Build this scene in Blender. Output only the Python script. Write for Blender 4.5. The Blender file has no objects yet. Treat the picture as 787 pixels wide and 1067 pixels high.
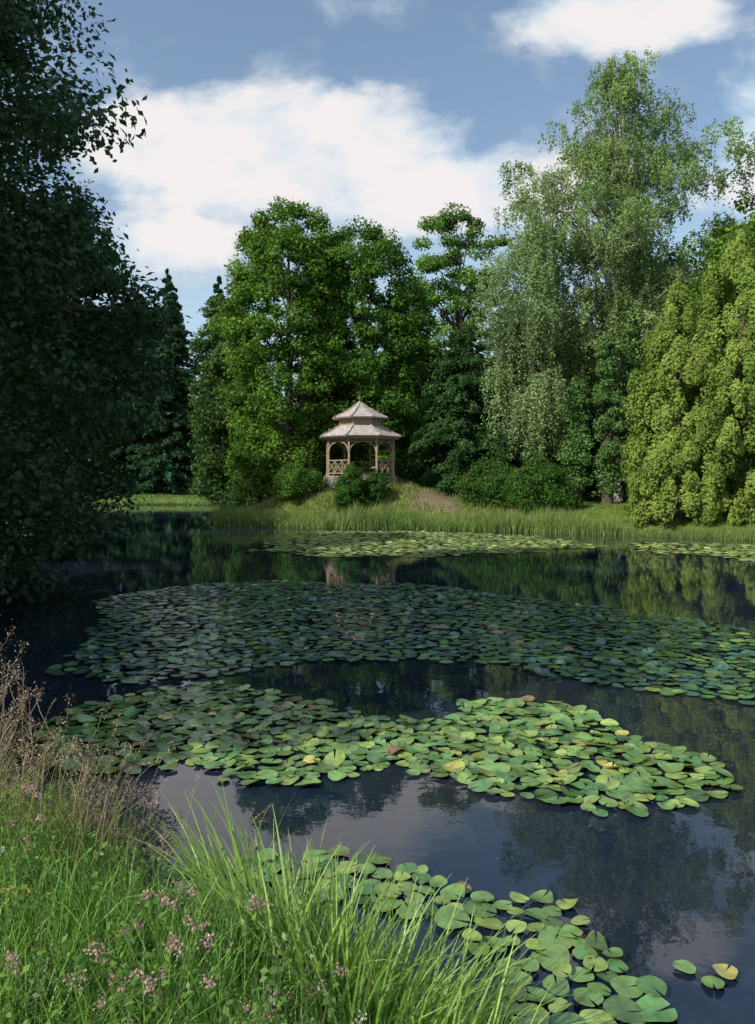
import bpy, math, numpy as np
from mathutils import Vector
rng = np.random.default_rng(7)
scene = bpy.context.scene
scene.view_settings.view_transform = 'Standard'
scene.view_settings.look = 'None'
scene.view_settings.exposure = 0

# ------------------------------------------------------------------ helpers
def link(o, parent=None):
    scene.collection.objects.link(o)
    if parent: o.parent = parent
    return o

def empty(name):
    e = bpy.data.objects.new(name, None); e.empty_display_size = 0.3
    return link(e)

def build(name, verts, faces, mat, col=None, parent=None, smooth=False, pattr=None):
    verts = np.asarray(verts, dtype=np.float32).reshape(-1, 3)
    faces = np.asarray(faces, dtype=np.int32)
    k = faces.shape[1]; m = faces.shape[0]
    me = bpy.data.meshes.new(name)
    me.vertices.add(len(verts)); me.vertices.foreach_set("co", verts.ravel())
    me.loops.add(m*k); me.loops.foreach_set("vertex_index", faces.ravel())
    me.polygons.add(m); me.polygons.foreach_set("loop_start", np.arange(m, dtype=np.int32)*k)
    if smooth: me.polygons.foreach_set("use_smooth", np.ones(m, dtype=bool))
    me.update(calc_edges=True)
    if col is not None:
        a = me.attributes.new("col", 'FLOAT_COLOR', 'FACE')
        c = np.ones((m, 4), dtype=np.float32); c[:, :3] = np.clip(col, 0, 1)
        a.data.foreach_set("color", c.ravel())
    if pattr is not None:
        a = me.attributes.new("loc", 'FLOAT_VECTOR', 'POINT')
        a.data.foreach_set("vector", np.asarray(pattr, dtype=np.float32).ravel())
    me.materials.append(mat)
    return link(bpy.data.objects.new(name, me), parent)

def build_quads(name, Q, mat, col=None, parent=None):
    Q = np.asarray(Q, dtype=np.float32)
    n = len(Q)
    return build(name, Q.reshape(-1, 3), np.arange(n*4).reshape(n, 4), mat, col, parent)

def norm(v):
    return v/np.maximum(np.linalg.norm(v, axis=-1, keepdims=True), 1e-9)

def smooth(t):
    t = np.clip(t, 0, 1); return t*t*(3-2*t)

def leaf_quads(P, N, s, ratio=0.6, T=None):
    n = len(P)
    N = norm(N)
    R = norm(rng.normal(size=(n, 3))) if T is None else norm(T)
    T = norm(np.cross(N, R)); B = np.cross(N, T)
    s = np.broadcast_to(np.asarray(s, dtype=float), (n,))[:, None]
    fold = N*s*0.12
    return np.stack([P-T*s*.5, P+B*s*.5*ratio+fold, P+T*s*.5, P-B*s*.5*ratio+fold], axis=1)

class Tubes:
    def __init__(s): s.v = []; s.f = []; s.n = 0
    def add(s, pts, rad, seg=7):
        pts = [Vector(p) for p in pts]; k = len(pts)
        for i, p in enumerate(pts):
            d = (pts[min(i+1, k-1)]-pts[max(i-1, 0)])
            if d.length < 1e-6: d = Vector((0, 0, 1))
            d.normalize()
            a = d.cross(Vector((0.31, 0.95, 0.05)));  a.normalize(); b = d.cross(a)
            for j in range(seg):
                t = 2*math.pi*j/seg
                s.v.append(tuple(p+(a*math.cos(t)+b*math.sin(t))*rad[i]))
        for i in range(k-1):
            for j in range(seg):
                s.f.append((s.n+i*seg+j, s.n+i*seg+(j+1) % seg, s.n+(i+1)*seg+(j+1) % seg, s.n+(i+1)*seg+j))
        s.n += k*seg
    def make(s, name, mat, parent=None):
        return build(name, s.v, s.f, mat, None, parent, smooth=True)

# ------------------------------------------------------------------ materials
def newmat(name):
    m = bpy.data.materials.new(name); m.use_nodes = True
    nt = m.node_tree; nt.nodes.clear()
    out = nt.nodes.new('ShaderNodeOutputMaterial')
    return m, nt, out

def leaf_material(name, rough=0.5, transl=0.3, spec=0.4, simple=False):
    m, nt, out = newmat(name)
    at = nt.nodes.new('ShaderNodeAttribute'); at.attribute_name = 'col'
    if simple:
        p = nt.nodes.new('ShaderNodeBsdfDiffuse'); base = p.inputs['Color']
    else:
        p = nt.nodes.new('ShaderNodeBsdfPrincipled'); base = p.inputs['Base Color']
        p.inputs['Roughness'].default_value = rough
        p.inputs['Specular IOR Level'].default_value = spec
    t = nt.nodes.new('ShaderNodeBsdfTranslucent')
    hs = nt.nodes.new('ShaderNodeHueSaturation'); hs.inputs['Value'].default_value = 1.3
    hs.inputs['Hue'].default_value = 0.49
    mx = nt.nodes.new('ShaderNodeMixShader'); mx.inputs[0].default_value = transl
    L = nt.links.new
    L(at.outputs['Color'], base); L(at.outputs['Color'], hs.inputs['Color'])
    L(hs.outputs['Color'], t.inputs['Color'])
    L(p.outputs[0], mx.inputs[1]); L(t.outputs[0], mx.inputs[2]); L(mx.outputs[0], out.inputs[0])
    return m

LEAF = leaf_material("foliage")
LEAFM = leaf_material("foliage_matt", transl=0.27, simple=True)
GRASS = leaf_material("grass_blades", 0.45, 0.42, 0.4)
DRY = leaf_material("dry_stems", 0.8, 0.15, 0.2)

def noise_material(name, c1, c2, scale=5, rough=0.8, bump=0.3, stretch=(1, 1, 1), detail=6):
    m, nt, out = newmat(name); L = nt.links.new
    g = nt.nodes.new('ShaderNodeTexCoord')
    mp = nt.nodes.new('ShaderNodeMapping'); mp.inputs['Scale'].default_value = stretch
    n = nt.nodes.new('ShaderNodeTexNoise'); n.inputs['Scale'].default_value = scale; n.inputs['Detail'].default_value = detail
    r = nt.nodes.new('ShaderNodeValToRGB')
    r.color_ramp.elements[0].position = 0.35; r.color_ramp.elements[0].color = (*c1, 1)
    r.color_ramp.elements[1].position = 0.65; r.color_ramp.elements[1].color = (*c2, 1)
    p = nt.nodes.new('ShaderNodeBsdfPrincipled'); p.inputs['Roughness'].default_value = rough
    b = nt.nodes.new('ShaderNodeBump'); b.inputs['Strength'].default_value = bump; b.inputs['Distance'].default_value = 0.03
    L(g.outputs['Object'], mp.inputs[0]); L(mp.outputs[0], n.inputs['Vector']); L(n.outputs['Fac'], r.inputs[0])
    L(r.outputs[0], p.inputs['Base Color']); L(n.outputs['Fac'], b.inputs['Height']); L(b.outputs[0], p.inputs['Normal'])
    L(p.outputs[0], out.inputs[0])
    return m

BARK = noise_material("bark", (0.035, 0.028, 0.02), (0.12, 0.095, 0.07), 6, 0.9, 0.8, (3, 3, 0.6))
BIRCH = noise_material("birch_bark", (0.10, 0.09, 0.08), (0.55, 0.53, 0.48), 5, 0.8, 0.4, (1, 1, 3))
WOOD = noise_material("weathered_wood", (0.24, 0.175, 0.11), (0.44, 0.34, 0.22), 9, 0.75, 0.3, (4, 4, 0.5))
STONE = noise_material("plinth_stone", (0.12, 0.105, 0.085), (0.27, 0.24, 0.20), 4, 0.9, 0.6)
DARKMETAL = noise_material("finial_metal", (0.05, 0.045, 0.04), (0.1, 0.09, 0.08), 12, 0.5, 0.1)

def roof_material():
    m, nt, out = newmat("shingles"); L = nt.links.new
    g = nt.nodes.new('ShaderNodeTexCoord')
    sp = nt.nodes.new('ShaderNodeSeparateXYZ')
    w = nt.nodes.new('ShaderNodeMath'); w.operation = 'MULTIPLY'; w.inputs[1].default_value = 9.0
    fr = nt.nodes.new('ShaderNodeMath'); fr.operation = 'FRACT'
    n = nt.nodes.new('ShaderNodeTexNoise'); n.inputs['Scale'].default_value = 7; n.inputs['Detail'].default_value = 8
    r = nt.nodes.new('ShaderNodeValToRGB')
    r.color_ramp.elements[0].position = 0.3; r.color_ramp.elements[0].color = (0.24, 0.20, 0.19, 1)
    r.color_ramp.elements[1].position = 0.7; r.color_ramp.elements[1].color = (0.52, 0.46, 0.44, 1)
    p = nt.nodes.new('ShaderNodeBsdfPrincipled'); p.inputs['Roughness'].default_value = 0.8
    b = nt.nodes.new('ShaderNodeBump'); b.inputs['Strength'].default_value = 0.8; b.inputs['Distance'].default_value = 0.04
    L(g.outputs['Object'], sp.inputs[0]); L(sp.outputs['Z'], w.inputs[0]); L(w.outputs[0], fr.inputs[0])
    L(g.outputs['Object'], n.inputs['Vector']); L(n.outputs['Fac'], r.inputs[0]); L(r.outputs[0], p.inputs['Base Color'])
    L(fr.outputs[0], b.inputs['Height']); L(b.outputs[0], p.inputs['Normal']); L(p.outputs[0], out.inputs[0])
    return m
ROOF = roof_material()

def water_material():
    m, nt, out = newmat("pond_water"); L = nt.links.new
    g = nt.nodes.new('ShaderNodeNewGeometry')
    n = nt.nodes.new('ShaderNodeTexNoise'); n.inputs['Scale'].default_value = 3.5; n.inputs['Detail'].default_value = 3
    n2 = nt.nodes.new('ShaderNodeTexNoise'); n2.inputs['Scale'].default_value = 0.5; n2.inputs['Detail'].default_value = 5
    r = nt.nodes.new('ShaderNodeValToRGB')
    r.color_ramp.elements[0].position = 0.38; r.color_ramp.elements[0].color = (0.008, 0.016, 0.036, 1)  # blue of the reflected sky put into the base colour
    r.color_ramp.elements[1].position = 0.70; r.color_ramp.elements[1].color = (0.022, 0.026, 0.028, 1)
    b = nt.nodes.new('ShaderNodeBump'); b.inputs['Strength'].default_value = 0.07; b.inputs['Distance'].default_value = 0.02
    p = nt.nodes.new('ShaderNodeBsdfPrincipled'); p.inputs['Roughness'].default_value = 0.015
    p.inputs['IOR'].default_value = 1.6
    L(g.outputs['Position'], n.inputs['Vector']); L(g.outputs['Position'], n2.inputs['Vector'])
    L(n2.outputs['Fac'], r.inputs[0]); L(r.outputs[0], p.inputs['Base Color'])
    L(n.outputs['Fac'], b.inputs['Height']); L(b.outputs[0], p.inputs['Normal']); L(p.outputs[0], out.inputs[0])
    return m

def pad_material():
    m, nt, out = newmat("lily_pad"); L = nt.links.new; N = nt.nodes.new
    at = N('ShaderNodeAttribute'); at.attribute_name = 'col'
    lo = N('ShaderNodeAttribute'); lo.attribute_name = 'loc'
    sp = N('ShaderNodeSeparateXYZ'); L(lo.outputs['Vector'], sp.inputs[0])
    a = N('ShaderNodeMath'); a.operation = 'ARCTAN2'; L(sp.outputs['Y'], a.inputs[0]); L(sp.outputs['X'], a.inputs[1])
    m1 = N('ShaderNodeMath'); m1.operation = 'MULTIPLY'; m1.inputs[1].default_value = 9.0; L(a.outputs[0], m1.inputs[0])
    c = N('ShaderNodeMath'); c.operation = 'COSINE'; L(m1.outputs[0], c.inputs[0])
    vr = N('ShaderNodeValToRGB'); vr.color_ramp.elements[0].position = 0.88; vr.color_ramp.elements[1].position = 1.0
    L(c.outputs[0], vr.inputs[0])
    g = N('ShaderNodeNewGeometry')
    n = N('ShaderNodeTexNoise'); n.inputs['Scale'].default_value = 14; n.inputs['Detail'].default_value = 4
    L(g.outputs['Position'], n.inputs['Vector'])
    br = N('ShaderNodeMapRange'); br.inputs[1].default_value = 0.3; br.inputs[2].default_value = 0.7
    br.inputs[3].default_value = 0.65; br.inputs[4].default_value = 1.35; L(n.outputs['Fac'], br.inputs[0])
    mu = N('ShaderNodeVectorMath'); mu.operation = 'SCALE'; L(at.outputs['Color'], mu.inputs[0]); L(br.outputs[0], mu.inputs['Scale'])
    mx = N('ShaderNodeMix'); mx.data_type = 'RGBA'
    vs = N('ShaderNodeMath'); vs.operation = 'MULTIPLY'; vs.inputs[1].default_value = 0.3; L(vr.outputs[0], vs.inputs[0])
    L(vs.outputs[0], mx.inputs[0]); L(mu.outputs[0], mx.inputs[6]); mx.inputs[7].default_value = (0.24, 0.29, 0.10, 1)
    ln = N('ShaderNodeVectorMath'); ln.operation = 'LENGTH'; L(lo.outputs['Vector'], ln.inputs[0])
    n3 = N('ShaderNodeTexNoise'); n3.inputs['Scale'].default_value = 3.3; L(g.outputs['Position'], n3.inputs['Vector'])
    ad = N('ShaderNodeMath'); ad.operation = 'ADD'; L(ln.outputs['Value'], ad.inputs[0]); L(n3.outputs['Fac'], ad.inputs[1])
    mr = N('ShaderNodeMapRange'); mr.inputs[1].default_value = 1.46; mr.inputs[2].default_value = 1.68; mr.inputs[3].default_value = 0; mr.inputs[4].default_value = .7
    L(ad.outputs[0], mr.inputs[0])
    mx2 = N('ShaderNodeMix'); mx2.data_type = 'RGBA'; L(mr.outputs[0], mx2.inputs[0]); L(mx.outputs[2], mx2.inputs[6]); mx2.inputs[7].default_value = (0.26, 0.24, 0.06, 1)
    p = N('ShaderNodeBsdfPrincipled'); p.inputs['Roughness'].default_value = 0.28
    p.inputs['Specular IOR Level'].default_value = 0.85
    b = N('ShaderNodeBump'); b.inputs['Strength'].default_value = 0.4; b.inputs['Distance'].default_value = 0.012
    L(n.outputs['Fac'], b.inputs['Height']); L(b.outputs[0], p.inputs['Normal'])
    L(mx2.outputs[2], p.inputs['Base Color']); L(p.outputs[0], out.inputs[0])
    return m

def ground_material():
    m, nt, out = newmat("ground_grass_and_soil"); L = nt.links.new; N = nt.nodes.new
    g = N('ShaderNodeNewGeometry')
    n = N('ShaderNodeTexNoise'); n.inputs['Scale'].default_value = 1.3; n.inputs['Detail'].default_value = 8
    n2 = N('ShaderNodeTexNoise'); n2.inputs['Scale'].default_value = 14; n2.inputs['Detail'].default_value = 6
    L(g.outputs['Position'], n.inputs['Vector']); L(g.outputs['Position'], n2.inputs['Vector'])
    r = N('ShaderNodeValToRGB')
    r.color_ramp.elements[0].position = 0.3; r.color_ramp.elements[0].color = (0.06, 0.10, 0.02, 1)
    r.color_ramp.elements[1].position = 0.7; r.color_ramp.elements[1].color = (0.17, 0.23, 0.05, 1)
    L(n.outputs['Fac'], r.inputs[0])
    d = N('ShaderNodeValToRGB')
    d.color_ramp.elements[0].position = 0.3; d.color_ramp.elements[0].color = (0.13, 0.11, 0.06, 1)
    d.color_ramp.elements[1].position = 0.7; d.color_ramp.elements[1].color = (0.27, 0.22, 0.14, 1)
    L(n2.outputs['Fac'], d.inputs[0])
    sub = N('ShaderNodeVectorMath'); sub.operation = 'SUBTRACT'; sub.inputs[1].default_value = (3.4, 41.0, 1.5)
    sc = N('ShaderNodeVectorMath'); sc.operation = 'MULTIPLY'; sc.inputs[1].default_value = (1/2.0, 1/2.4, 0)
    ln = N('ShaderNodeVectorMath'); ln.operation = 'LENGTH'
    L(g.outputs['Position'], sub.inputs[0]); L(sub.outputs[0], sc.inputs[0]); L(sc.outputs[0], ln.inputs[0])
    ad = N('ShaderNodeMath'); ad.operation = 'ADD'; L(ln.outputs['Value'], ad.inputs[0]); L(n.outputs['Fac'], ad.inputs[1])
    mr = N('ShaderNodeMapRange'); mr.inputs[1].default_value = 1.6; mr.inputs[2].default_value = 1.2
    mr.inputs[3].default_value = 0; mr.inputs[4].default_value = 1; L(ad.outputs[0], mr.inputs[0])
    mx = N('ShaderNodeMix'); mx.data_type = 'RGBA'; L(mr.outputs[0], mx.inputs[0]); L(r.outputs[0], mx.inputs[6]); L(d.outputs[0], mx.inputs[7])
    sp = N('ShaderNodeSeparateXYZ'); L(g.outputs['Position'], sp.inputs[0])
    mz = N('ShaderNodeMapRange'); mz.inputs[1].default_value = 0.25; mz.inputs[2].default_value = 0.02; mz.inputs[3].default_value = 0; mz.inputs[4].default_value = 1
    L(sp.outputs['Z'], mz.inputs[0])
    mx2 = N('ShaderNodeMix'); mx2.data_type = 'RGBA'; L(mz.outputs[0], mx2.inputs[0]); L(mx.outputs[2], mx2.inputs[6]); mx2.inputs[7].default_value = (0.03, 0.025, 0.015, 1)
    p = N('ShaderNodeBsdfPrincipled'); p.inputs['Roughness'].default_value = 0.95; p.inputs['Specular IOR Level'].default_value = 0.1
    b = N('ShaderNodeBump'); b.inputs['Strength'].default_value = 0.8; b.inputs['Distance'].default_value = 0.1
    L(n2.outputs['Fac'], b.inputs['Height']); L(b.outputs[0], p.inputs['Normal'])
    L(mx2.outputs[2], p.inputs['Base Color']); L(p.outputs[0], out.inputs[0])
    return m

# ------------------------------------------------------------------ terrain
POND = np.array([(-6.5, 9), (-5, 7.3), (-2.8, 5.4), (-1.3, 4.25), (-0.3, 3.5), (0.35, 2.9), (1.2, 2.0), (4, 0.4), (8, -1), (20, 0), (32, 5), (32, 20),
                 (24, 25.5), (17, 28.6), (13, 31), (10, 33.3), (7, 35), (3, 36.5), (-2, 37.8), (-6, 38.4), (-8.3, 39.7), (-9.2, 44), (-11.3, 54), (-13.3, 66), (-14.5, 70.5),
                 (-20, 72), (-26, 71), (-24, 60), (-17, 45), (-12, 30), (-9.5, 20), (-7.8, 14)], dtype=float)

def sdf(x, y, poly=POND):
    P = np.stack([x, y], -1); d = np.full(x.shape, 1e9); inside = np.zeros(x.shape, bool)
    n = len(poly)
    for i in range(n):
        a = poly[i]; b = poly[(i+1) % n]; e = b-a; w = P-a
        t = np.clip((w@e)/(e@e), 0, 1)
        d = np.minimum(d, np.linalg.norm(w-t[..., None]*e, axis=-1))
        cond = ((a[1] > y) != (b[1] > y)) & (x < (b[0]-a[0])*(y-a[1])/((b[1]-a[1]) if b[1] != a[1] else 1e-9)+a[0])
        inside ^= cond
    return np.where(inside, -d, d)

def hgt(x, y):
    x = np.asarray(x, float); y = np.asarray(y, float)
    d = sdf(x, y)
    d = d+0.12*np.sin(x*2.1+y*1.3)+0.08*np.sin(x*4.7-y*3.1)
    near = smooth((12-y)/4)
    H = 0.78*near+0.65*(1-near); W = 1.25*near+4.0*(1-near)
    z = H*smooth(d/W)+0.05*np.sin(x*1.7)*np.sin(y*1.3)*smooth(d/2)
    z = z+1.8*np.exp(-((x+0.8)/5.5)**2-((y-44)/5.5)**2)*smooth(d/4.5)
    z = z+0.4*smooth((x-7)/5)*smooth((y-30)/8)*smooth(d/8)
    zin = -0.06-0.7*smooth(-d/3)
    return np.where(d > 0, z, zin)

def lines(*segs):
    return np.unique(np.round(np.concatenate([np.linspace(a, b, n) for a, b, n in segs]), 4))
gx = lines((-600, -60, 14), (-60, -20, 41), (-20, -5, 38), (-5, 4, 76), (4, 32, 71), (32, 80, 30), (80, 600, 14))
gy = lines((-300, -10, 10), (-10, 1, 23), (1, 7, 51), (7, 28, 43), (28, 50, 74), (50, 85, 50), (85, 140, 20), (140, 900, 14))
GX, GY = np.meshgrid(gx, gy)
GZ = hgt(GX, GY)
V = np.stack([GX, GY, GZ], -1).reshape(-1, 3)
nx, ny = len(gx), len(gy)
ii, jj = np.meshgrid(np.arange(nx-1), np.arange(ny-1))
a = (jj*nx+ii).ravel()
F = np.stack([a, a+1, a+nx+1, a+nx], -1)
build("ground", V, F, ground_material(), smooth=True)
w = [(-40, -5, 0), (45, -5, 0), (45, 80, 0), (-40, 80, 0)]
build("water", w, [(0, 1, 2, 3)], water_material())

# ------------------------------------------------------------------ colours
def palette(n, c1, c2, var=0.18, mixv=None):
    t = rng.random(n)[:, None] if mixv is None else np.clip(mixv, 0, 1)[:, None]
    c = np.array(c1)*(1-t)+np.array(c2)*t
    return c*(1+rng.normal(size=(n, 1))*var).clip(0.5, 1.7)
LB = np.array([1.85, 1.9, 1.55])   # leaf reflectance scale

# ------------------------------------------------------------------ trees
def make_tree(name, x, y, profile, n_clump, clump_r, n_leaf, leaf_s, c1, c2, trunk_r=0.25, bark=None, nlimb=14,
              style='broad', shell=0.5, flat=0.75, top_trunk=0.85, lobes=0.16, lean=(0, 0), strand=(1.0, 2.5), ratio=0.6, lb=None, twig=0.8, mat=None):
    bark = bark or BARK
    lb = LB if lb is None else lb
    e = empty(name)
    zb = float(hgt(np.array([x]), np.array([y]))[0])-0.1
    pz = np.array([p[0] for p in profile]); pr = np.array([p[1] for p in profile])
    z0, z1 = pz[0], pz[-1]
    ph = rng.random(4)*6.28
    zc = rng.uniform(z0, z1, n_clump*6)
    rr = np.interp(zc, pz, pr)
    keep = rng.random(len(zc)) < rr/pr.max()
    zc = zc[keep][:n_clump]; rr = rr[keep][:n_clump]
    n = len(zc)
    ang = rng.uniform(0, 2*math.pi, n)
    rr = rr*(1+lobes*np.sin(3*ang+ph[0]+zc*0.7)+lobes*0.7*np.sin(5*ang+ph[1]-zc*1.1)+rng.normal(size=n)*0.06)
    rad = np.maximum(rr-clump_r*0.6, 0)*(shell+(1-shell)*rng.random(n)**0.6)
    lx = lean[0]*(zc-z0)/(z1-z0); ly = lean[1]*(zc-z0)/(z1-z0)
    C = np.stack([x+lx+rad*np.cos(ang), y+ly+rad*np.sin(ang), zc], -1)
    cr = clump_r*rng.uniform(0.6, 1.35, n)
    cb = rng.uniform(0.75, 1.2, n); cm = rng.random(n)
    idx = rng.integers(0, n, n_leaf)
    m = n_leaf; tang = None
    if style == 'weep':
        ns = 16
        st = rng.integers(0, ns, m)
        so = norm(rng.normal(size=(n, ns, 3)))*rng.random((n, ns, 1))**0.4*np.array([1.0, 1.0, 0.6])*cr[:, None, None]
        sl = rng.uniform(strand[0], strand[1], (n, ns))
        t = rng.random(m)**1.2
        P = C[idx]+so[idx, st]
        out = norm(so[idx, st]*np.array([1, 1, 0])+norm(C[idx]-np.array([x, y, 0]))*np.array([1, 1, 0])*0.5)
        P = P+out*(0.35*t**0.5)[:, None]
        P[:, 2] -= t*sl[idx, st]
        P += rng.normal(size=(m, 3))*0.10
        Nn = rng.normal(size=(m, 3))*0.8+out*0.7+np.array([0, 0, 0.45])
    elif style == 'conifer':
        t = rng.random(m)**0.7
        rmax = rr[idx]*rng.uniform(0.7, 1.1, n)[idx]
        dirv = np.stack([np.cos(ang[idx]), np.sin(ang[idx])], -1)
        side = np.stack([-dirv[:, 1], dirv[:, 0]], -1)
        lat = rng.normal(size=m)*(0.10+0.22*rmax*(1-t)*0.6)
        P = np.zeros((m, 3))
        P[:, :2] = np.array([x, y])+dirv*(rmax*t)[:, None]+side*lat[:, None]
        P[:, 2] = zc[idx]-0.28*rmax*t**1.3+rng.normal(size=m)*0.08-np.abs(lat)*0.25-rng.random(m)*0.3
        Nn = rng.normal(size=(m, 3))*0.6+np.array([0, 0, 0.9])
        Nn[:, :2] += dirv*0.5
    elif style == 'feather':
        d = norm(rng.normal(size=(m, 3)))
        rs = rng.random(m)**0.5
        q = d*rs[:, None]
        taper = 1-0.45*np.clip(q[:, 2], 0, 1)
        out = norm((C[idx]-np.array([x, y, 0]))*np.array([1, 1, 0]))
        P = C[idx]+q*cr[idx][:, None]*np.array([0.85, 0.85, 1.5])*np.stack([taper, taper, np.ones(m)], -1)
        P[:, :2] -= out[:, :2]*(np.clip(q[:, 2], 0, 1)*0.25*cr[idx])[:, None]
        Nn = out*0.9+d*0.8+rng.normal(size=(m, 3))*0.4+np.array([0, 0, 0.35])
    else:
        d = norm(rng.normal(size=(m, 3)))
        rs = rng.random(m)**0.35
        P = C[idx]+d*(rs*cr[idx])[:, None]*np.array([1, 1, flat])+rng.normal(size=(m, 3))*0.11*clump_r
        P[:, 2] -= 0.25*clump_r*(d[:, 0]**2+d[:, 1]**2)
        Nn = d*0.7+np.array([0, 0, 0.45])+rng.normal(size=(m, 3))*0.55
    ok = P[:, 2] > np.maximum(z0-1.5, 0.08)
    P = P[ok]; Nn = Nn[ok]; idx = idx[ok]
    s = leaf_s*rng.uniform(0.6, 1.3, len(P))
    col = palette(len(P), c1, c2, 0.15, 0.6*cm[idx]+0.4*rng.random(len(P)))*cb[idx][:, None]*lb
    build_quads("foliage", leaf_quads(P, Nn, s, ratio), mat or LEAFM, col, e)
    T = Tubes()
    zt = z0+(z1-z0)*top_trunk
    k = 9; pts = []; rad_ = []
    wob = rng.normal(size=(k, 2))*0.12
    for i in range(k):
        f = i/(k-1); zz = zb+(zt-zb)*f
        g = max(0, (zz-z0)/(z1-z0))
        pts.append((x+lean[0]*g+wob[i, 0]*f, y+lean[1]*g+wob[i, 1]*f, zz))
        rad_.append(trunk_r*(1-0.85*f)*(1.35 if i == 0 else 1))
    T.add(pts, rad_, 9)
    order = rng.permutation(n)[:nlimb]
    for q in order:
        c = C[q]; f0 = np.clip((c[2]-zb)/(zt-zb)-rng.uniform(0.12, 0.28), 0.12, 0.95)
        fi = f0*(k-1); i0 = int(fi); u = fi-i0
        p0 = np.array(pts[i0])*(1-u)+np.array(pts[min(i0+1, k-1)])*u
        r0 = trunk_r*(1-0.85*f0)*0.55
        mid = (p0+c)/2+np.array([0, 0, 0.15*np.linalg.norm(c-p0)*(-0.3 if style == 'conifer' else 1)])+rng.normal(size=3)*0.12
        T.add([p0, mid, c], [r0, r0*0.6, r0*0.12], 5)
        for _ in range(2):
            c2_ = c+rng.normal(size=3).clip(-1.3, 1.3)*clump_r*twig*np.array([.7, .7, .5])
            T.add([mid, (mid+c2_)/2+rng.normal(size=3)*0.1, c2_], [r0*0.4, r0*0.25, r0*0.05], 4)
    T.make("trunk_and_limbs", bark, e)
    return e

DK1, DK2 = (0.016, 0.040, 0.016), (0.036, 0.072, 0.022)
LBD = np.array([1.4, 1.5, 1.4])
# near-left dark lindens
make_tree("offscreen_shade_linden", -9.2, 13.2, [(0.3, 3.4), (1.5, 4.2), (4, 4.6), (6.5, 5.1), (8.5, 5.1), (9.8, 4.5), (12, 3.7), (15, 2.4), (17, .8)], 270, 0.85, 140000, 0.145,
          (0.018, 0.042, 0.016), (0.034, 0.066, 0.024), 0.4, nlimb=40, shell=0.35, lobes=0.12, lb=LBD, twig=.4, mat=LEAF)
make_tree("offscreen_shade_linden", -12.8, 23.5, [(0.8, 4.5), (3, 5.4), (7, 5.6), (9.5, 4.4), (12.5, 1.5)], 170, 1.1, 50000, 0.25, DK1, DK2, 0.4, nlimb=20, shell=0.35, lb=LBD, twig=.4)
make_tree("offscreen_shade_linden", -12.5, 4.2, [(1.5, 3.5), (4, 4.6), (8, 5.2), (12, 5.0), (15, 4.0), (18.5, 1.2)], 190, 1.1, 30000, 0.4, DK1, DK2, 0.4, nlimb=20, shell=0.35, lb=LBD)  # out-of-view tree, added to cast shade on the middle lily patch
make_tree("offscreen_shade_linden", -18.0, 36.0, [(0.8, 4.0), (3, 5.4), (7, 5.6), (11, 4.4), (14.5, 1.5)], 140, 1.2, 28000, 0.36, DK1, DK2, 0.4, nlimb=16, shell=0.35, lb=LBD)
# spruces at the back left
for (sx, sy, sh, sr) in [(-23.5, 86, 25.5, 5.0), (-28, 88, 26, 5.4), (-33, 87, 24, 5), (-18.8, 90, 26.5, 5.4), (-38, 86, 22, 5), (-26, 94, 28.5, 5.4)]:
    make_tree("spruce_tree", sx, sy, [(1.2, sr), (sh*0.3, sr*0.92), (sh*0.6, sr*0.66), (sh*0.85, sr*0.34), (sh, 0.12)], 360, 0.5, 25000, 0.5,
              (0.018, 0.046, 0.024), (0.04, 0.08, 0.036), 0.3, nlimb=4, style='conifer', top_trunk=0.97, lb=LBD)
make_tree("beech_tree", -12.0, 59, [(0.7, 2.0), (4, 2.3), (9, 2.8), (13, 2.4), (16.5, .9)], 130, 1.0, 27000, 0.3, (0.03, 0.06, 0.02), (0.045, 0.085, 0.03), 0.25, shell=0.3)
# central horse chestnuts
make_tree("horse_chestnut_tree", -5.6, 48, [(1.6, 3.5), (4, 4.1), (9, 4.3), (13, 4.3), (16.5, 3.8), (18.6, 2.6), (19.6, 1.0)], 420, 0.72, 100000, 0.225,
          (0.036, 0.084, 0.016), (0.085, 0.145, 0.03), 0.4, nlimb=20, shell=0.6, lobes=.06, twig=.5)
make_tree("horse_chestnut_tree", -0.9, 49.5, [(2.8, 2.6), (5, 3.8), (10, 4.3), (14, 4.5), (16.5, 3.8), (18.6, 1.8)], 400, 0.72, 92000, 0.225,
          (0.03, 0.074, 0.016), (0.07, 0.13, 0.028), 0.4, nlimb=20, shell=0.6, lobes=.06, twig=.5)
# open-crowned tree behind
make_tree("pine_tree", 6.4, 60, [(7, 3.0), (11, 4.0), (15, 4.4), (19, 4.8), (22, 3.6), (23.8, 1.2)], 125, 0.9, 36000, 0.25,
          (0.045, 0.10, 0.022), (0.09, 0.155, 0.04), 0.35, nlimb=50, shell=0.2, flat=0.45)
make_tree("beech_tree", 2.5, 60, [(1.0, 3.0), (5, 3.6), (9, 3.4), (13, 2.4), (15.5, .8)], 110, 1.1, 20000, 0.36, DK1, DK2, 0.25, shell=0.3)
# dark yew
make_tree("yew_tree", 5.3, 46.5, [(0.9, 3.7), (3, 3.8), (6, 3.3), (9, 2.3), (12.4, 0.5)], 260, 0.65, 55000, 0.21,
          (0.016, 0.042, 0.018), (0.042, 0.08, 0.03), 0.25, nlimb=8, style='conifer', top_trunk=0.95)
make_tree("yew_tree", 9.6, 51, [(0.9, 3.2), (4, 3.4), (8, 3.0), (12, 1.2)], 120, 0.8, 24000, 0.3, DK1, DK2, 0.25, nlimb=6, shell=0.3)
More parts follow.
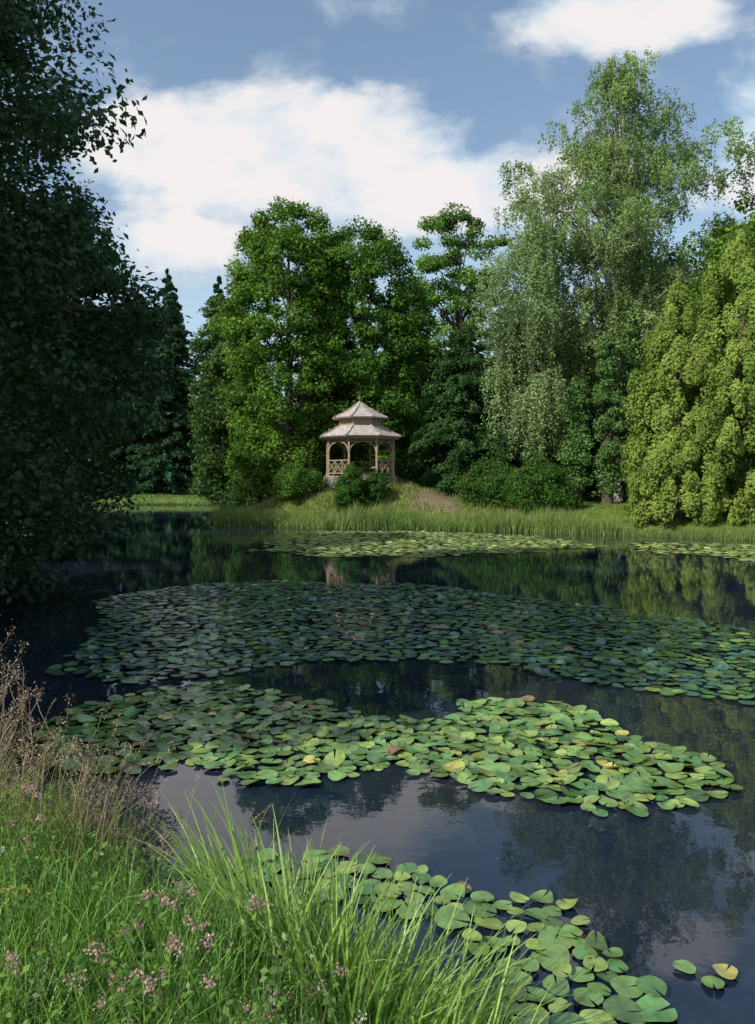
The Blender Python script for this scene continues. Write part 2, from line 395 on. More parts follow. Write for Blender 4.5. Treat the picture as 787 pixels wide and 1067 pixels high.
# birches
BC1, BC2 = (0.078, 0.125, 0.048), (0.14, 0.185, 0.085)
make_tree("birch_tree", 14.7, 46, [(6, 2.0), (9, 3.4), (13, 4.6), (16, 5.9), (19, 6.6), (21.5, 5.8), (24, 4.2), (26.3, 2.6), (28.0, 0.9)], 260, 0.95, 135000, 0.155,
          BC1, BC2, 0.34, BIRCH, 80, style='weep', shell=0.15, strand=(0.3, 1.5), lobes=0.24, top_trunk=0.93)
make_tree("birch_tree", 9.2, 44.5, [(5.0, 1.8), (8, 2.7), (13, 3.1), (16, 2.6), (19.8, 0.8)], 120, 0.8, 72000, 0.145,
          (0.085, 0.13, 0.06), (0.145, 0.19, 0.10), 0.2, BARK, 30, style='weep', shell=0.2, strand=(1.0, 3.2), lobes=0.2)
make_tree("beech_tree", 18.6, 52, [(1.0, 3.0), (6, 4.0), (11, 4.4), (15, 3.8), (18, 1.6)], 150, 1.1, 32000, 0.32, DK1, DK2, 0.3, shell=0.3)
make_tree("beech_tree", 13.2, 54, [(1.0, 3.2), (6, 4.0), (10, 4.0), (14, 1.6)], 130, 1.1, 28000, 0.32, DK1, DK2, 0.3, shell=0.3)
# ivy clad trunks
for (ix, iy, ih, ir) in [(11.1, 42.2, 8.2, .7), (12.7, 41.8, 10.2, .8), (14.2, 42.8, 11, .9)]:
    make_tree("ivy_covered_trunk", ix, iy, [(1.9, ir*0.6), (3.5, ir), (ih*0.7, ir*1.05), (ih, ir*0.4)], 70, 0.45, 15000, 0.16,
              (0.045, 0.095, 0.035), (0.085, 0.15, 0.055), 0.28, nlimb=6, shell=0.5, lobes=0.3)
# thujas on the right
TC1, TC2 = (0.07, 0.115, 0.026), (0.145, 0.185, 0.05)
make_tree("thuja_tree", 13.9, 34.8, [(0.6, 2.5), (3, 2.6), (6, 2.3), (9, 1.5), (11.2, 0.4)], 420, 0.40, 85000, 0.145, TC1, TC2, 0.25, nlimb=4, style='feather', shell=0.8, lobes=.07)
make_tree("thuja_tree", 16.7, 35.0, [(0.6, 3.2), (3, 3.3), (7, 2.9), (11, 1.8), (13.8, 0.4)], 560, 0.40, 105000, 0.145, TC1, TC2, 0.25, nlimb=4, style='feather', shell=0.82, lobes=.07)
make_tree("thuja_tree", 20.8, 35, [(0.6, 2.7), (3, 2.9), (7, 2.6), (11, 1.6), (13, 0.3)], 200, 0.6, 20000, 0.26, TC1, TC2, 0.25, nlimb=4, style='feather', shell=0.75, lobes=.08)
make_tree("maple_tree", 20.6, 43, [(4, 3.0), (8, 3.8), (12, 4.2), (16, 3.2), (18.2, 1.2)], 190, 1.0, 46000, 0.25,
          (0.045, 0.10, 0.018), (0.085, 0.155, 0.03), 0.3, shell=0.4)

def shrub(name, x, y, r, h, n, c1, c2, s=0.12):
    zb = float(hgt(np.array([x]), np.array([y]))[0])
    make_tree(name, x, y, [(zb+0.05, r*0.8), (zb+h*0.35, r), (zb+h*0.75, r*0.75), (zb+h, r*0.25)], 80, r*0.26, n, s, c1, c2, 0.07, nlimb=8, shell=0.55, top_trunk=0.5)
shrub("shrub", -4.5, 41.8, 1.5, 1.7, 14000, (0.03, 0.075, 0.015), (0.06, 0.11, 0.025))
shrub("shrub", -1.35, 39.9, 1.1, 2.3, 15000, (0.018, 0.055, 0.012), (0.04, 0.09, 0.02), 0.1)
shrub("shrub", -0.1, 40.2, 0.75, 1.5, 8000, (0.018, 0.055, 0.012), (0.04, 0.09, 0.02), 0.1)
shrub("shrub", 6.0, 41, 1.8, 2.6, 18000, (0.025, 0.06, 0.015), (0.05, 0.095, 0.025))
shrub("shrub", 8.3, 39.3, 2.2, 2.7, 28000, (0.022, 0.056, 0.014), (0.048, 0.092, 0.022))
shrub("shrub", -8.5, 50, 1.6, 3.0, 10000, (0.02, 0.05, 0.015), (0.04, 0.08, 0.02), 0.16)

def woodland():
    n = 260
    cx = rng.uniform(-75, 75, n); cy = rng.uniform(92, 110, n); h = rng.uniform(9, 16.5, n)
    m = 60000; idx = rng.integers(0, n, m)
    d = norm(rng.normal(size=(m, 3))); f = rng.random(m)**0.7
    P = np.stack([cx[idx]+d[:, 0]*3.4, cy[idx]+d[:, 1]*3.4, 0.8+f*h[idx]+d[:, 2]*0.8], -1)
    P[:, 0] = cx[idx]+d[:, 0]*3.4*(1.05-f*0.6)
    col = palette(m, DK1, DK2, 0.2)*LB
    build_quads("distant_woodland", leaf_quads(P, d+np.array([0, 0, .4]), 1.0*rng.uniform(.6, 1.2, m), 0.8), LEAFM, col)
woodland()

# ------------------------------------------------------------------ gazebo
def gazebo(cx, cy):
    e = empty("gazebo")
    zb = float(hgt(np.array([cx]), np.array([cy]))[0])
    top = zb+0.2
    rot = math.radians(22.5+6)
    def ring(r, z, n=8):
        return [(cx+r*math.cos(rot+2*math.pi*i/n), cy+r*math.sin(rot+2*math.pi*i/n), z) for i in range(n)]
    def frus(name, levels, mat, cap=True):
        v = []; f = []
        for r, z in levels: v += ring(r, z)
        for l in range(len(levels)-1):
            for i in range(8):
                f.append((l*8+i, l*8+(i+1) % 8, (l+1)*8+(i+1) % 8, (l+1)*8+i))
        me = bpy.data.meshes.new(name)
        fs = list(f)
        if cap: fs += [tuple(range(7, -1, -1)), tuple((len(levels)-1)*8+i for i in range(8))]
        me.from_pydata(v, [], fs); me.update(); me.materials.append(mat)
        return link(bpy.data.objects.new(name, me), e)
    frus("plinth", [(2.2, zb-0.5), (2.2, top-0.03), (2.17, top)], STONE)
    R = 1.98; H = 2.2; zt = top+H
    def beam(p, q, wdt, hgt_):
        p = Vector(p); q = Vector(q); d = (q-p).normalized()
        up = Vector((0, 0, 1)) if abs(d.z) < 0.95 else Vector((1, 0, 0))
        s = d.cross(up).normalized(); u = s.cross(d).normalized()
        vs = []
        for c in (p, q):
            for a_, b_ in ((-1, -1), (1, -1), (1, 1), (-1, 1)):
                vs.append(tuple(c+s*a_*wdt/2+u*b_*hgt_/2))
        o = len(B_v); B_v.extend(vs)
        for f in ((0, 1, 2, 3), (7, 6, 5, 4), (0, 4, 5, 1), (1, 5, 6, 2), (2, 6, 7, 3), (3, 7, 4, 0)):
            B_f.append(tuple(o+i for i in f))
    def flush(name, mat=WOOD):
        me = bpy.data.meshes.new(name); me.from_pydata(list(B_v), [], list(B_f)); me.update(); me.materials.append(mat)
        link(bpy.data.objects.new(name, me), e); B_v.clear(); B_f.clear()
    B_v, B_f = [], []
    P0 = ring(R, top); P1 = ring(R, zt)
    for i in range(8):
        beam(P0[i], P1[i], 0.11, 0.11)
        b = Vector(P0[i]); beam(b, b+Vector((0, 0, 0.15)), 0.16, 0.16)
    flush("posts")
    for i in range(8):
        a_, b_ = Vector(P1[i]), Vector(P1[(i+1) % 8])
        beam(a_+Vector((0, 0, -0.06)), b_+Vector((0, 0, -0.06)), 0.1, 0.12)
        beam(a_+Vector((0, 0, -0.34)), b_+Vector((0, 0, -0.34)), 0.05, 0.04)
        for t in np.linspace(0.1, 0.9, 9):
            c = a_.lerp(b_, t); beam(c+Vector((0, 0, -0.32)), c+Vector((0, 0, -0.12)), 0.025, 0.025)
        d = (b_-a_).normalized()
        for s0, sg in ((a_, 1), (b_, -1)):
            prev = None
            for t in np.linspace(0, 1, 6):
                an = t*math.pi/2
                q = s0+d*sg*(0.06+0.5*(1-math.cos(an)))+Vector((0, 0, -0.36-0.5*(1-math.sin(an))))
                if prev is not None: beam(prev, q, 0.05, 0.055)
                prev = q
    flush("frieze_and_braces")
    for i in range(8):
        if i == 5: continue
        a_, b_ = Vector(P0[i]), Vector(P0[(i+1) % 8])
        beam(a_+Vector((0, 0, .85)), b_+Vector((0, 0, .85)), 0.08, 0.05)
        beam(a_+Vector((0, 0, .14)), b_+Vector((0, 0, .14)), 0.05, 0.05)
        for k in range(3):
            u0, u1 = a_.lerp(b_, k/3), a_.lerp(b_, (k+1)/3)
            beam(u0+Vector((0, 0, .17)), u1+Vector((0, 0, .82)), 0.03, 0.03)
            beam(u0+Vector((0, 0, .82)), u1+Vector((0, 0, .17)), 0.034, 0.026)
            if k: beam(u0+Vector((0, 0, .17)), u0+Vector((0, 0, .82)), 0.04, 0.04)
    flush("railing")
    for i in range(8):
        if i == 5: continue
        a_, b_ = Vector(ring(1.65, top+.45)[i]), Vector(ring(1.65, top+.45)[(i+1) % 8])
        beam(a_, b_, 0.35, 0.05)
        m = a_.lerp(b_, .5); beam(m+Vector((0, 0, -.45)), m+Vector((0, 0, -.03)), .3, .05)
    flush("benches")
    frus("lower_roof", [(2.42, zt-0.06), (2.44, zt+0.0), (1.8, zt+0.30), (1.3, zt+0.62)], ROOF)
    frus("fascia", [(2.3, zt-0.15), (2.3, zt-0.064)], WOOD)
    frus("lantern_drum", [(1.2, zt+0.5), (1.2, zt+1.06)], WOOD)
    r0, r1 = ring(1.23, zt+0.6), ring(1.23, zt+1.05)
    for i in range(8):
        beam(r0[i], r1[i], 0.09, 0.09)
        for t in (0.25, .5, .75):
            beam(Vector(r0[i]).lerp(Vector(r0[(i+1) % 8]), t), Vector(r1[i]).lerp(Vector(r1[(i+1) % 8]), t), 0.04, 0.04)
    flush("drum_trim")
    frus("upper_roof", [(1.62, zt+1.02), (1.64, zt+1.08), (1.05, zt+1.34), (0.5, zt+1.66), (0.07, zt+2.0)], ROOF)
    for i in range(8):
        for lv in ([(2.46, zt+.02), (1.82, zt+.32), (1.32, zt+.64)], [(1.66, zt+1.10), (1.07, zt+1.36), (.52, zt+1.68), (.09, zt+2.0)]):
            for (ra, za), (rb, zc_) in zip(lv[:-1], lv[1:]):
                beam(ring(ra, za)[i], ring(rb, zc_)[i], 0.09, 0.05)
    flush("hip_ridges", ROOF)
    T = Tubes()
    zz = zt+1.95
    T.add([(cx, cy, zz), (cx, cy, zz+.12), (cx, cy, zz+.16), (cx, cy, zz+.24), (cx, cy, zz+.32), (cx, cy, zz+.36), (cx, cy, zz+.75)],
          [.09, .06, .05, .11, .05, .03, .008], 10)
    T.make("finial", DARKMETAL, e)
    return e
gazebo(-1.0, 43.2)

# ------------------------------------------------------------------ blades
def blades(root, L, lean_dir, bend, width, segs=3, face=None):
    n = len(root)
    L = np.broadcast_to(L, (n,)).astype(float); bend = np.broadcast_to(bend, (n,)); width = np.broadcast_to(width, (n,))
    ld = np.concatenate([norm(lean_dir), np.zeros((n, 1))], 1)
    fa = rng.uniform(0, 2*math.pi, n) if face is None else face
    side = np.stack([np.cos(fa), np.sin(fa), np.zeros(n)], -1)
    def pos(t):
        h = t*(1-0.35*bend*t*t)
        return root+np.array([0, 0, 1.0])*(L*h)[:, None]+ld*(L*bend*(t**2)*0.8+L*0.08*t)[:, None]
    Q = []
    for k in range(segs):
        t0, t1 = k/segs, (k+1)/segs
        w0 = (width*0.5*(1-t0)**0.6)[:, None]; w1 = (width*0.5*max(1-t1, 0.02)**0.6)[:, None]
        a, b = pos(t0), pos(t1)
        Q.append(np.stack([a-side*w0, a+side*w0, b+side*w1, b-side*w1], 1))
    return np.concatenate(Q, 0)

def scatter(n, x0, x1, y0, y1, dmin, dmax):
    x = rng.uniform(x0, x1, n*8); y = rng.uniform(y0, y1, n*8)
    d = sdf(x, y); ok = (d > dmin) & (d < dmax)
    x = x[ok][:n]; y = y[ok][:n]
    z = hgt(x, y)
    return np.stack([x, y, np.maximum(z, -0.05)-0.01], -1)

def blade_patch(name, R, Lr, bend, wd, c1, c2, segs=3, mat=None, var=0.2):
    n = len(R)
    L = rng.uniform(*Lr, n)*(1+0.22*np.sin(R[:, 0]*1.7)*np.sin(R[:, 1]*2.3+R[:, 0])+0.2*np.sin(R[:, 0]*0.8+2)+0.12*np.sin(R[:, 0]*4.3))
    Q = blades(R, L, rng.normal(size=(n, 2)), rng.uniform(*bend, n), wd*rng.uniform(.7, 1.3, n), segs)
    patch = 0.5+0.5*np.sin(R[:, 0]*0.9+1)*np.sin(R[:, 1]*1.3)
    col = np.tile(palette(n, c1, c2, var, 0.5*patch+0.5*rng.random(n)), (segs, 1))
    return build_quads(name, Q, mat or GRASS, col)

R = scatter(17000, -10, 10.5, 33, 46, -0.25, 1.3)
R = R[R[:, 1] < 42]
blade_patch("reeds", R, (0.35, 0.95), (0.05, 0.5), 0.035, (0.13, 0.23, 0.05), (0.28, 0.37, 0.11), 2)
R = scatter(7000, 9, 24, 25, 37, -0.15, 0.8)
blade_patch("reeds", R, (0.2, 0.5), (0.05, 0.5), 0.03, (0.12, 0.20, 0.045), (0.23, 0.32, 0.09), 2)
R = scatter(34000, -10, 16, 33, 50, 1.0, 9)
inpatch = ((R[:, 0]-3.4)/1.8)**2+((R[:, 1]-41)/2.2)**2 < rng.uniform(0.1, 1.3, len(R))
R = R[~inpatch]
R1 = R[R[:, 0] < 9.5]; R2 = R[R[:, 0] >= 9.5]
blade_patch("meadow_grass", R1, (0.12, 0.42), (0.1, 0.7), 0.04, (0.13, 0.21, 0.04), (0.34, 0.33, 0.12), 2)
blade_patch("meadow_grass", R2, (0.04, 0.12), (0.1, 0.7), 0.04, (0.14, 0.24, 0.04), (0.27, 0.34, 0.08), 2)
R = scatter(6000, -34, -12, 69, 86, 0.1, 14)
blade_patch("meadow_grass", R, (0.1, 0.3), (0.1, 0.7), 0.08, (0.10, 0.21, 0.04), (0.17, 0.28, 0.07), 2)

# ------------------------------------------------------------------ lily pads
PADM = pad_material()
def lily_patch(name, poly, rmin, rmax, pack, cols, weights, curl=0.02, tilt=0.05, seg=14, edge=0.5, holes=0.0, target=6000, pb=1.25):
    poly = np.array(poly, float)
    x0, y0 = poly.min(0)-0.3; x1, y1 = poly.max(0)+0.3
    N = target*14
    X = rng.uniform(x0, x1, N); Y = rng.uniform(y0, y1, N)
    d = -sdf(X, Y, poly)
    nz = 0.5*np.sin(X*1.9+Y*0.7)+0.5*np.sin(X*0.8-Y*2.3+1)+0.6*np.sin(X*4.1+Y*3.3)*np.sin(Y*4.4-X)
    d = d+nz*edge*0.5
    prob = np.clip(d/edge+0.25, 0, 1)*(1-holes*(nz > 0.75))
    ok = rng.random(N) < prob; X = X[ok]; Y = Y[ok]
    cell = rmax*2; grid = {}; out = []
    for x, y in zip(X, Y):
        r = rng.uniform(rmin, rmax)
        gx_, gy_ = int(x//cell), int(y//cell); good = True
        for i in (-1, 0, 1):
            for j in (-1, 0, 1):
                for (a_, b_, c_) in grid.get((gx_+i, gy_+j), ()):
                    if (a_-x)**2+(b_-y)**2 < ((c_+r)*pack)**2: good = False; break
                if not good: break
            if not good: break
        if good:
            grid.setdefault((gx_, gy_), []).append((x, y, r)); out.append((x, y, r))
            if len(out) >= target: break
    out = np.array(out); n = len(out)
    an = np.linspace(math.radians(7), math.radians(353), seg)
    tv = [(0, 0)]+[(0.6*math.cos(t), 0.6*math.sin(t)) for t in an]+[(math.cos(t), math.sin(t)) for t in an]
    tv = np.array(tv)
    tf = []
    for i in range(seg-1):
        tf.append((0, 1+i, 2+i)); tf.append((1+i, 1+seg+i, 2+seg+i)); tf.append((1+i, 2+seg+i, 2+i))
    tf = np.array(tf)
    rr = np.linalg.norm(tv, axis=1); aa = np.arctan2(tv[:, 1], tv[:, 0])
    r = out[:, 2][:, None]
    ph = rng.uniform(0, 6.28, (n, 1)); ph2 = rng.uniform(0, 6.28, (n, 1))
    cu = np.abs(rng.normal(size=(n, 1)))*curl
    lift = np.where(rng.random((n, 1)) < 0.3, rng.uniform(0.1, 0.5, (n, 1)), 0)*(1 if curl > 0.025 else 0.8)
    wav = (1+0.05*np.sin(3*aa[None]+ph)+0.03*np.sin(5*aa[None]+ph2))
    lx = tv[None, :, 0]*r*wav; ly = tv[None, :, 1]*r*wav*rng.uniform(.85, 1, (n, 1))
    lz = r*(cu*rr[None]**3*(1+1.2*np.sin(2*aa[None]+ph))+lift*np.clip(np.cos(aa[None]-ph2), 0, 1)**2*rr[None]**2)
    tx = rng.normal(size=(n, 1))*tilt; ty = rng.normal(size=(n, 1))*tilt
    lz = lz+lx*tx+ly*ty
    th = rng.uniform(0, 6.28, (n, 1))
    vx = lx*np.cos(th)-ly*np.sin(th)+out[:, 0:1]; vy = lx*np.sin(th)+ly*np.cos(th)+out[:, 1:2]
    vz = np.maximum(lz+0.012+rng.uniform(0, 0.018, (n, 1)), 0.006)
    V = np.stack([vx, vy, vz], -1).reshape(-1, 3)
    Fc = (tf[None]+(np.arange(n)*len(tv))[:, None, None]).reshape(-1, 3)
    ci = rng.choice(len(cols), n, p=np.array(weights)/np.sum(weights))
    c = np.array(cols)[ci]*(1+rng.normal(size=(n, 1))*0.22).clip(.5, 1.6)*pb
    col = np.repeat(c, len(tf), axis=0)
    loc = np.zeros((n, len(tv), 3)); loc[:, :, :2] = tv[None]
    build(name, V, Fc, PADM, col, smooth=True, pattr=loc.reshape(-1, 3))
    print(name, n)

G1, G2, YG, YL, BR, TL = (0.06, 0.14, 0.045), (0.10, 0.185, 0.05), (0.17, 0.24, 0.06), (0.30, 0.28, 0.07), (0.17, 0.11, 0.05), (0.028, 0.09, 0.075)
PG = (0.17, 0.21, 0.09)
lily_patch("lily_pads", [(-4.1, 25.3), (-3.6, 30.6), (-3.2, 34.6), (2, 35.2), (6.6, 31.6), (8, 28), (5.3, 25.3), (1.7, 23.7), (-1.3, 23.7)],
           .12, .17, .78, [G2, YG, PG], [1, 3, 4], .02, .03, 8, 1.0, 0.4, 3600, 1.7)
lily_patch("lily_pads", [(8.6, 26.3), (10.5, 29), (13.5, 27.5), (17, 25.5), (16, 21), (11.1, 22.3)], .12, .17, .78, [G2, YG, PG, BR], [2, 3, 3, .5], .02, .03, 8, 1.0, 0.5, 1900, 1.7)
lily_patch("lily_pads", [(-5.55, 15.2), (-4.2, 17.2), (-2.1, 17.7), (.6, 17.5), (2.2, 16.1), (3.8, 14.6), (4.9, 13.5), (5.9, 11.85), (7.0, 11.0), (5.5, 7.6), (4.0, 8.07), (3.27, 8.43), (2.34, 8.94),
            (2.0, 9.48), (.6, 10.25), (-.8, 9.98), (-2.27, 9.25), (-3.17, 9.16), (-4.0, 9.48), (-4.25, 10.5), (-4.4, 12.2)],
           .068, .112, .75, [TL, G1, G2, YG, BR], [7, 3, 1.2, .3, .2], .02, .04, 10, .35, .35, 7500, 1.2)  # mostly teal TL: shade and sky reflection put into the pad colour
lily_patch("lily_pads", [(-3.1, 7.0), (-3.18, 7.9), (-2.65, 8.6), (-1.85, 8.94), (-1.02, 8.6), (-.54, 7.97), (.06, 7.52), (.71, 7.38), (1.1, 8.17), (2.09, 8.0), (2.4, 7.38), (2.5, 6.65), (2.89, 6.32),
            (2.53, 5.78), (1.73, 5.54), (1.21, 5.75), (.65, 5.98), (.05, 6.26), (-.47, 5.89), (-.93, 5.96), (-1.55, 6.32), (-2.14, 6.18), (-2.65, 6.28)],
           .055, .108, .64, [G1, G2, YG, YL, BR], [3, 6, 4, .25, .25], .05, .09, 16, .25, .45, 2800, 1.25)
lily_patch("lily_pads", [(-1.2, 4.6), (-.91, 4.72), (-.26, 4.80), (.215, 4.70), (.59, 4.42), (1.11, 4.30), (1.12, 3.91), (1.38, 3.68), (1.40, 3.42), (1.03, 3.25), (.61, 3.25), (.54, 3.65), (.29, 4.08), (-.24, 4.3), (-1.07, 4.36)],
           .05, .10, .68, [G1, G2, YG, YL, BR], [3, 6, 3, .4, .2], .05, .07, 24, .1, .2, 330, 1.25)
lily_patch("lily_pads", [(1.45, 3.75), (1.6, 3.75), (1.85, 3.6), (1.75, 3.3), (1.6, 3.35)], .05, .08, 1.1, [G2, YG, YL], [1, 1, 2], .05, .06, 24, .1, .2, 5)
n = 900
x = rng.uniform(-5, 6, n); y = rng.uniform(3.2, 14, n)
ok = sdf(x, y) < -0.1; x = x[ok]; y = y[ok]
P = np.stack([x, y, np.full(len(x), 0.004)], -1)
Nf = np.tile(np.array([0, 0, 1.0]), (len(x), 1))+rng.normal(size=(len(x), 3))*0.02
q = leaf_quads(P, Nf, rng.uniform(.006, .022, len(x)), .5); q[:, :, 2] = 0.004
build_quads("floating_leaf_litter", q, DRY, palette(len(x), (0.10, 0.12, 0.04), (0.28, 0.24, 0.12), .3))

# ------------------------------------------------------------------ foreground bank vegetation
R = scatter(38000, -4.5, 2.2, 0.6, 6.5, 0.0, 3.4)
blade_patch("bank_grass", R, (0.08, 0.26), (0.1, 0.9), 0.007, (0.09, 0.24, 0.035), (0.25, 0.42, 0.09), 3)
R = scatter(2400, -4.5, -1.1, 3.0, 6.5, 0.05, 1.3)
blade_patch("bank_grass", R, (0.25, 0.55), (0.1, 0.8), 0.007, (0.11, 0.19, 0.035), (0.33, 0.33, 0.12), 4)
n = 1250
cx = rng.normal(-0.14, 0.25, n).clip(-0.62, 0.36); cy = 2.88-cx*0.35+rng.normal(0, 0.13, n)
R = np.stack([cx, cy, np.maximum(hgt(cx, cy), 0)-0.02], -1)
ld = np.stack([(cx+0.1)*2.2+rng.normal(.15, .5, n), rng.normal(0, .5, n)], -1)
Q = blades(R, rng.uniform(0.35, 0.86, n), ld, rng.uniform(0.08, 0.7, n), rng.uniform(0.010, 0.020, n), 8, rng.normal(0, 0.6, n))
build_quads("sedge_clump", Q, GRASS, np.tile(palette(n, (0.17, 0.34, 0.05), (0.40, 0.55, 0.16), 0.2), (8, 1)))

leafstem = noise_material("herb_stem", (0.07, 0.10, 0.03), (0.14, 0.12, 0.06), 20, 0.7, 0.1)
def herbs():
    n = 460
    Rr = scatter(n, -3.0, -0.1, 1.7, 4.8, 0.2, 2.6); n = len(Rr)
    LP, LN, LS, LC = [], [], [], []; FP, FC = [], []
    T = Tubes()
    for p in Rr:
        L = rng.uniform(0.16, 0.44); ln = rng.normal(size=2)*0.10
        tip = p+np.array([ln[0], ln[1], L]); mid = (p+tip)/2+np.array([-ln[0]*.2, -ln[1]*.2, 0])
        T.add([p, mid, tip], [.0025, .002, .0012], 4)
        k = int(rng.integers(22, 40))
        t = rng.uniform(0.15, 1, k)[:, None]
        q = p*(1-t)+tip*t+rng.normal(size=(k, 3))*0.03*(1.2-t*.6)
        LP.append(q); LN.append(rng.normal(size=(k, 3))*.5+np.array([0, 0, 1])); LS.append(rng.uniform(.014, .036, k))
        LC.append(palette(k, (0.08, 0.20, 0.035), (0.18, 0.33, 0.07), .2))
        if rng.random() < 0.32:
            white = rng.random() < 0.05; yel = rng.random() < .05
            for _ in range(rng.integers(2, 5)):
                h = tip+rng.normal(size=3)*np.array([.03, .03, .015])
                m = 22; FP.append(h+rng.normal(size=(m, 3))*0.009)
                c_ = ((0.6, 0.6, 0.55), (0.8, 0.8, 0.75)) if white else (((0.5, 0.42, 0.06), (0.65, 0.55, 0.1)) if yel else ((0.42, 0.24, 0.23), (0.66, 0.45, 0.43)))
                FC.append(palette(m, *c_, .2))
    e = empty("wildflowers")
    T.make("stems", leafstem, e)
    LP = np.concatenate(LP); build_quads("leaves", leaf_quads(LP, np.concatenate(LN), np.concatenate(LS), .55), GRASS, np.concatenate(LC), e)
    FP = np.concatenate(FP); build_quads("flower_heads", leaf_quads(FP, rng.normal(size=FP.shape), 0.009, .8), GRASS, np.concatenate(FC), e)
herbs()

def dry_stalks():
    e = empty("dried_stalks"); T = Tubes(); SP, SS, SC = [], [], []
    for i in range(60):
        x = rng.uniform(-2.5, -1.25); y = rng.uniform(3.2, 4.5)
        z = max(float(hgt(np.array([x]), np.array([y]))[0]), 0)
        L = rng.uniform(0.35, 1.1)*(1 if x < -1.65 else 0.6)
        ln = rng.normal(size=2)*0.14*L+np.array([0.06, 0])
        pts = [np.array([x+ln[0]*t**2, y+ln[1]*t**2, z+L*t]) for t in np.linspace(0, 1, 6)]
        T.add(pts, [.0045, .004, .0035, .003, .0022, .0012], 5)
        for _ in range(int(rng.integers(4, 9))):
            t = rng.uniform(0.55, 1); b = np.array([x+ln[0]*t**2, y+ln[1]*t**2, z+L*t])
            a = rng.uniform(0, 6.28); l = rng.uniform(.05, .16)
            tip = b+np.array([math.cos(a)*l*.6, math.sin(a)*l*.6, l])
            T.add([b, (b+tip)/2+np.array([math.cos(a), math.sin(a), 0])*.012, tip], [.0018, .0014, .0008], 4)
            k = int(rng.integers(18, 36)); SP.append(tip+rng.normal(size=(k, 3))*np.array([.013, .013, .022])); SS.append(rng.uniform(.007, .016, k))
            SC.append(palette(k, (0.18, 0.135, 0.09), (0.42, 0.33, 0.23), .25))
    for i in range(46):
        x = rng.uniform(-2.2, -0.75); y = rng.uniform(3.3, 4.4)
        z = max(float(hgt(np.array([x]), np.array([y]))[0]), 0)
        L = rng.uniform(0.45, 0.85); a = rng.uniform(-1.2, 1.2); b = rng.uniform(.15, .6)
        f = lambda t: np.array([x+math.cos(a)*L*b*t**2.2, y+math.sin(a)*L*b*t**2.2, z+L*(t-0.3*b*t**3)])
        T.add([f(t) for t in np.linspace(0, 1, 8)], list(np.linspace(.0022, .0007, 8)), 4)
        k = 40; t = rng.uniform(0.78, 1, k); P = np.array([f(u) for u in t])+rng.normal(size=(k, 3))*.006
        SP.append(P); SS.append(rng.uniform(.005, .012, k)); SC.append(palette(k, (0.30, 0.24, 0.13), (0.5, 0.42, 0.26), .2))
    T.make("stems", noise_material("dry_stem", (0.20, 0.15, 0.09), (0.42, 0.33, 0.21), 15, .9, .1), e)
    P = np.concatenate(SP)
    build_quads("seed_heads", leaf_quads(P, rng.normal(size=P.shape), np.concatenate(SS), .5), DRY, np.concatenate(SC), e)
dry_stalks()

# ------------------------------------------------------------------ light + sky
az = Vector((-0.80, -0.60)).normalized(); el = math.radians(38)
S = Vector((az.x*math.cos(el), az.y*math.cos(el), math.sin(el)))
sun = bpy.data.lights.new("sun", 'SUN'); sun.energy = 5.0; sun.angle = math.radians(0.5); sun.color = (1.0, 0.94, 0.83)
so = link(bpy.data.objects.new("sun", sun)); so.rotation_euler = S.to_track_quat('Z', 'Y').to_euler(); so.location = (-30, -20, 40)

world = bpy.data.worlds.new("World"); scene.world = world; world.use_nodes = True
nt = world.node_tree; nt.nodes.clear(); N = nt.nodes.new; L = nt.links.new
out = N('ShaderNodeOutputWorld')
sky = N('ShaderNodeTexSky'); sky.sky_type = 'NISHITA'; sky.sun_disc = False
sky.sun_elevation = el; sky.sun_rotation = math.atan2(az.x, az.y)
sky.air_density = 1.15; sky.dust_density = 1.0; sky.ozone_density = 1.0
bg = N('ShaderNodeBackground'); bg.inputs[1].default_value = 0.15; L(sky.outputs[0], bg.inputs[0])
tc = N('ShaderNodeTexCoord'); sp = N('ShaderNodeSeparateXYZ'); L(tc.outputs['Generated'], sp.inputs[0])
def M(op, a, b=None, c=None, clamp=False):
    m = N('ShaderNodeMath'); m.operation = op; m.use_clamp = clamp
    for i, v in enumerate((a, b, c)):
        if v is None: continue
        if isinstance(v, (int, float)): m.inputs[i].default_value = v
        else: L(v, m.inputs[i])
    return m.outputs[0]
ay = M('MAXIMUM', M('ABSOLUTE', sp.outputs['Y']), 0.12)
u = M('DIVIDE', sp.outputs['X'], ay); v = M('DIVIDE', M('ABSOLUTE', sp.outputs['Z']), ay)
cb = N('ShaderNodeCombineXYZ'); L(u, cb.inputs[0]); L(M('MULTIPLY', v, 1.5), cb.inputs[1])
nz = N('ShaderNodeTexNoise'); nz.inputs['Scale'].default_value = 5.0; nz.inputs['Detail'].default_value = 8; nz.inputs['Roughness'].default_value = 0.58
nz.inputs['Distortion'].default_value = 0.1
L(cb.outputs[0], nz.inputs['Vector'])
best = None
for (u0, v0, a_, b_, k) in [(-.13, .43, .23, .08, 1.0), (.09, .375, .18, .06, 1.0), (.32, .61, .13, .045, 1.0), (.55, .43, .12, .13, 1.0), (-.28, .31, .12, .05, .7),
                            (.9, .5, .2, .12, 1), (-.85, .5, .2, .15, 1), (0, 1.5, 1.0, .3, .9)]:
    dx = M('DIVIDE', M('SUBTRACT', u, u0), a_); dy = M('DIVIDE', M('SUBTRACT', v, v0), b_)
    dd = M('SQRT', M('ADD', M('MULTIPLY', dx, dx), M('MULTIPLY', dy, dy)))
    e_ = M('MULTIPLY', M('MAXIMUM', M('SUBTRACT', 1.65, dd), 0.0), k)
    best = e_ if best is None else M('MAXIMUM', best, e_)
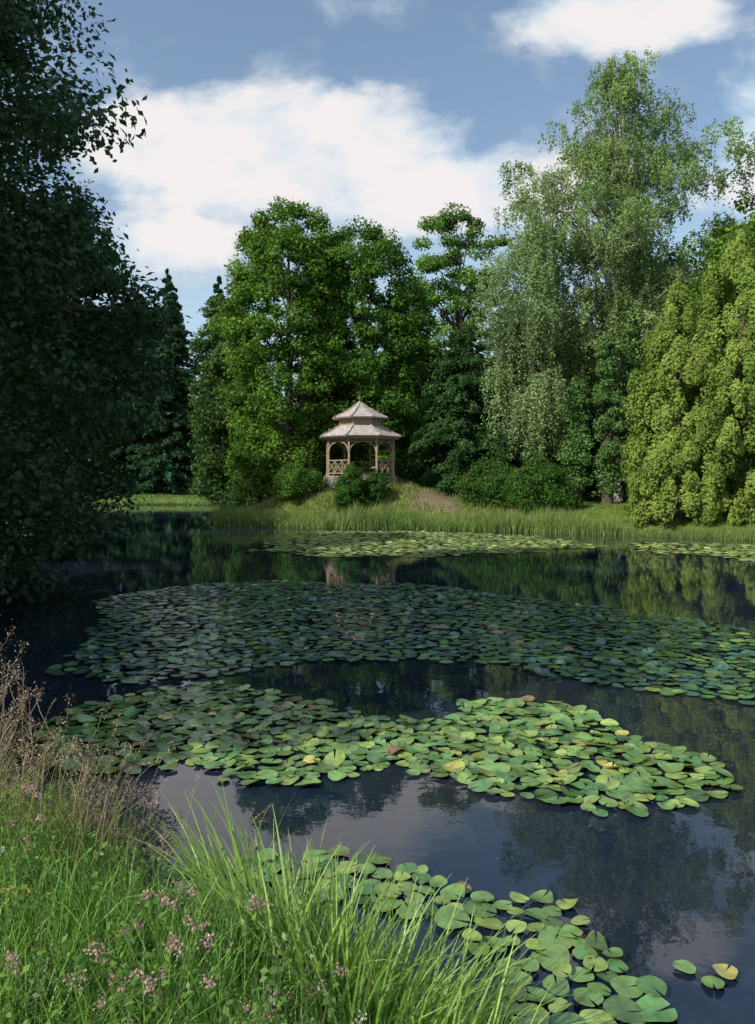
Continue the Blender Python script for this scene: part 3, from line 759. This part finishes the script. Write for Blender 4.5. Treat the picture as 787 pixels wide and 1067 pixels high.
val = M('ADD', M('MINIMUM', best, 1.12), M('MULTIPLY', M('SUBTRACT', nz.outputs['Fac'], 0.5), 2.3))
mask = N('ShaderNodeMapRange'); mask.interpolation_type = 'SMOOTHSTEP'
mask.inputs[1].default_value = 0.22; mask.inputs[2].default_value = 0.88; L(val, mask.inputs[0])
veil = N('ShaderNodeMapRange'); veil.interpolation_type = 'SMOOTHSTEP'; veil.inputs[1].default_value = 0.48; veil.inputs[2].default_value = 0.72
veil.inputs[3].default_value = 0.08; veil.inputs[4].default_value = 0.6; L(nz.outputs['Fac'], veil.inputs[0])
hz = N('ShaderNodeMapRange'); hz.interpolation_type = 'SMOOTHSTEP'; hz.inputs[1].default_value = 0.50; hz.inputs[2].default_value = 0.15
hz.inputs[3].default_value = 0.0; hz.inputs[4].default_value = 0.7; L(v, hz.inputs[0])
fac = M('MAXIMUM', M('MAXIMUM', M('MULTIPLY', mask.outputs[0], 0.97), hz.outputs[0]), veil.outputs[0])
shade = M('ADD', M('MULTIPLY', nz.outputs['Fac'], 0.6), M('MULTIPLY', val, 0.25))
cr = N('ShaderNodeValToRGB'); cr.color_ramp.elements[0].position = .33; cr.color_ramp.elements[0].color = (.56, .76, .90, 1)
cr.color_ramp.elements[1].position = .58; cr.color_ramp.elements[1].color = (.95, .90, .89, 1); L(shade, cr.inputs[0])
bg2 = N('ShaderNodeBackground'); bg2.inputs[1].default_value = 0.98; L(cr.outputs[0], bg2.inputs[0])
ms = N('ShaderNodeMixShader'); L(fac, ms.inputs[0]); L(bg.outputs[0], ms.inputs[1]); L(bg2.outputs[0], ms.inputs[2]); L(ms.outputs[0], out.inputs[0])

# ------------------------------------------------------------------ camera
cam = bpy.data.cameras.new("camera"); co = link(bpy.data.objects.new("camera", cam))
co.location = (0, 0, 2.4); co.rotation_euler = (math.radians(90), 0, 0)
cam.sensor_width = 36; cam.sensor_fit = 'AUTO'; cam.lens = 36*790/1067; cam.shift_y = -33.5/1067
cam.clip_start = 0.05; cam.clip_end = 2000
scene.camera = co
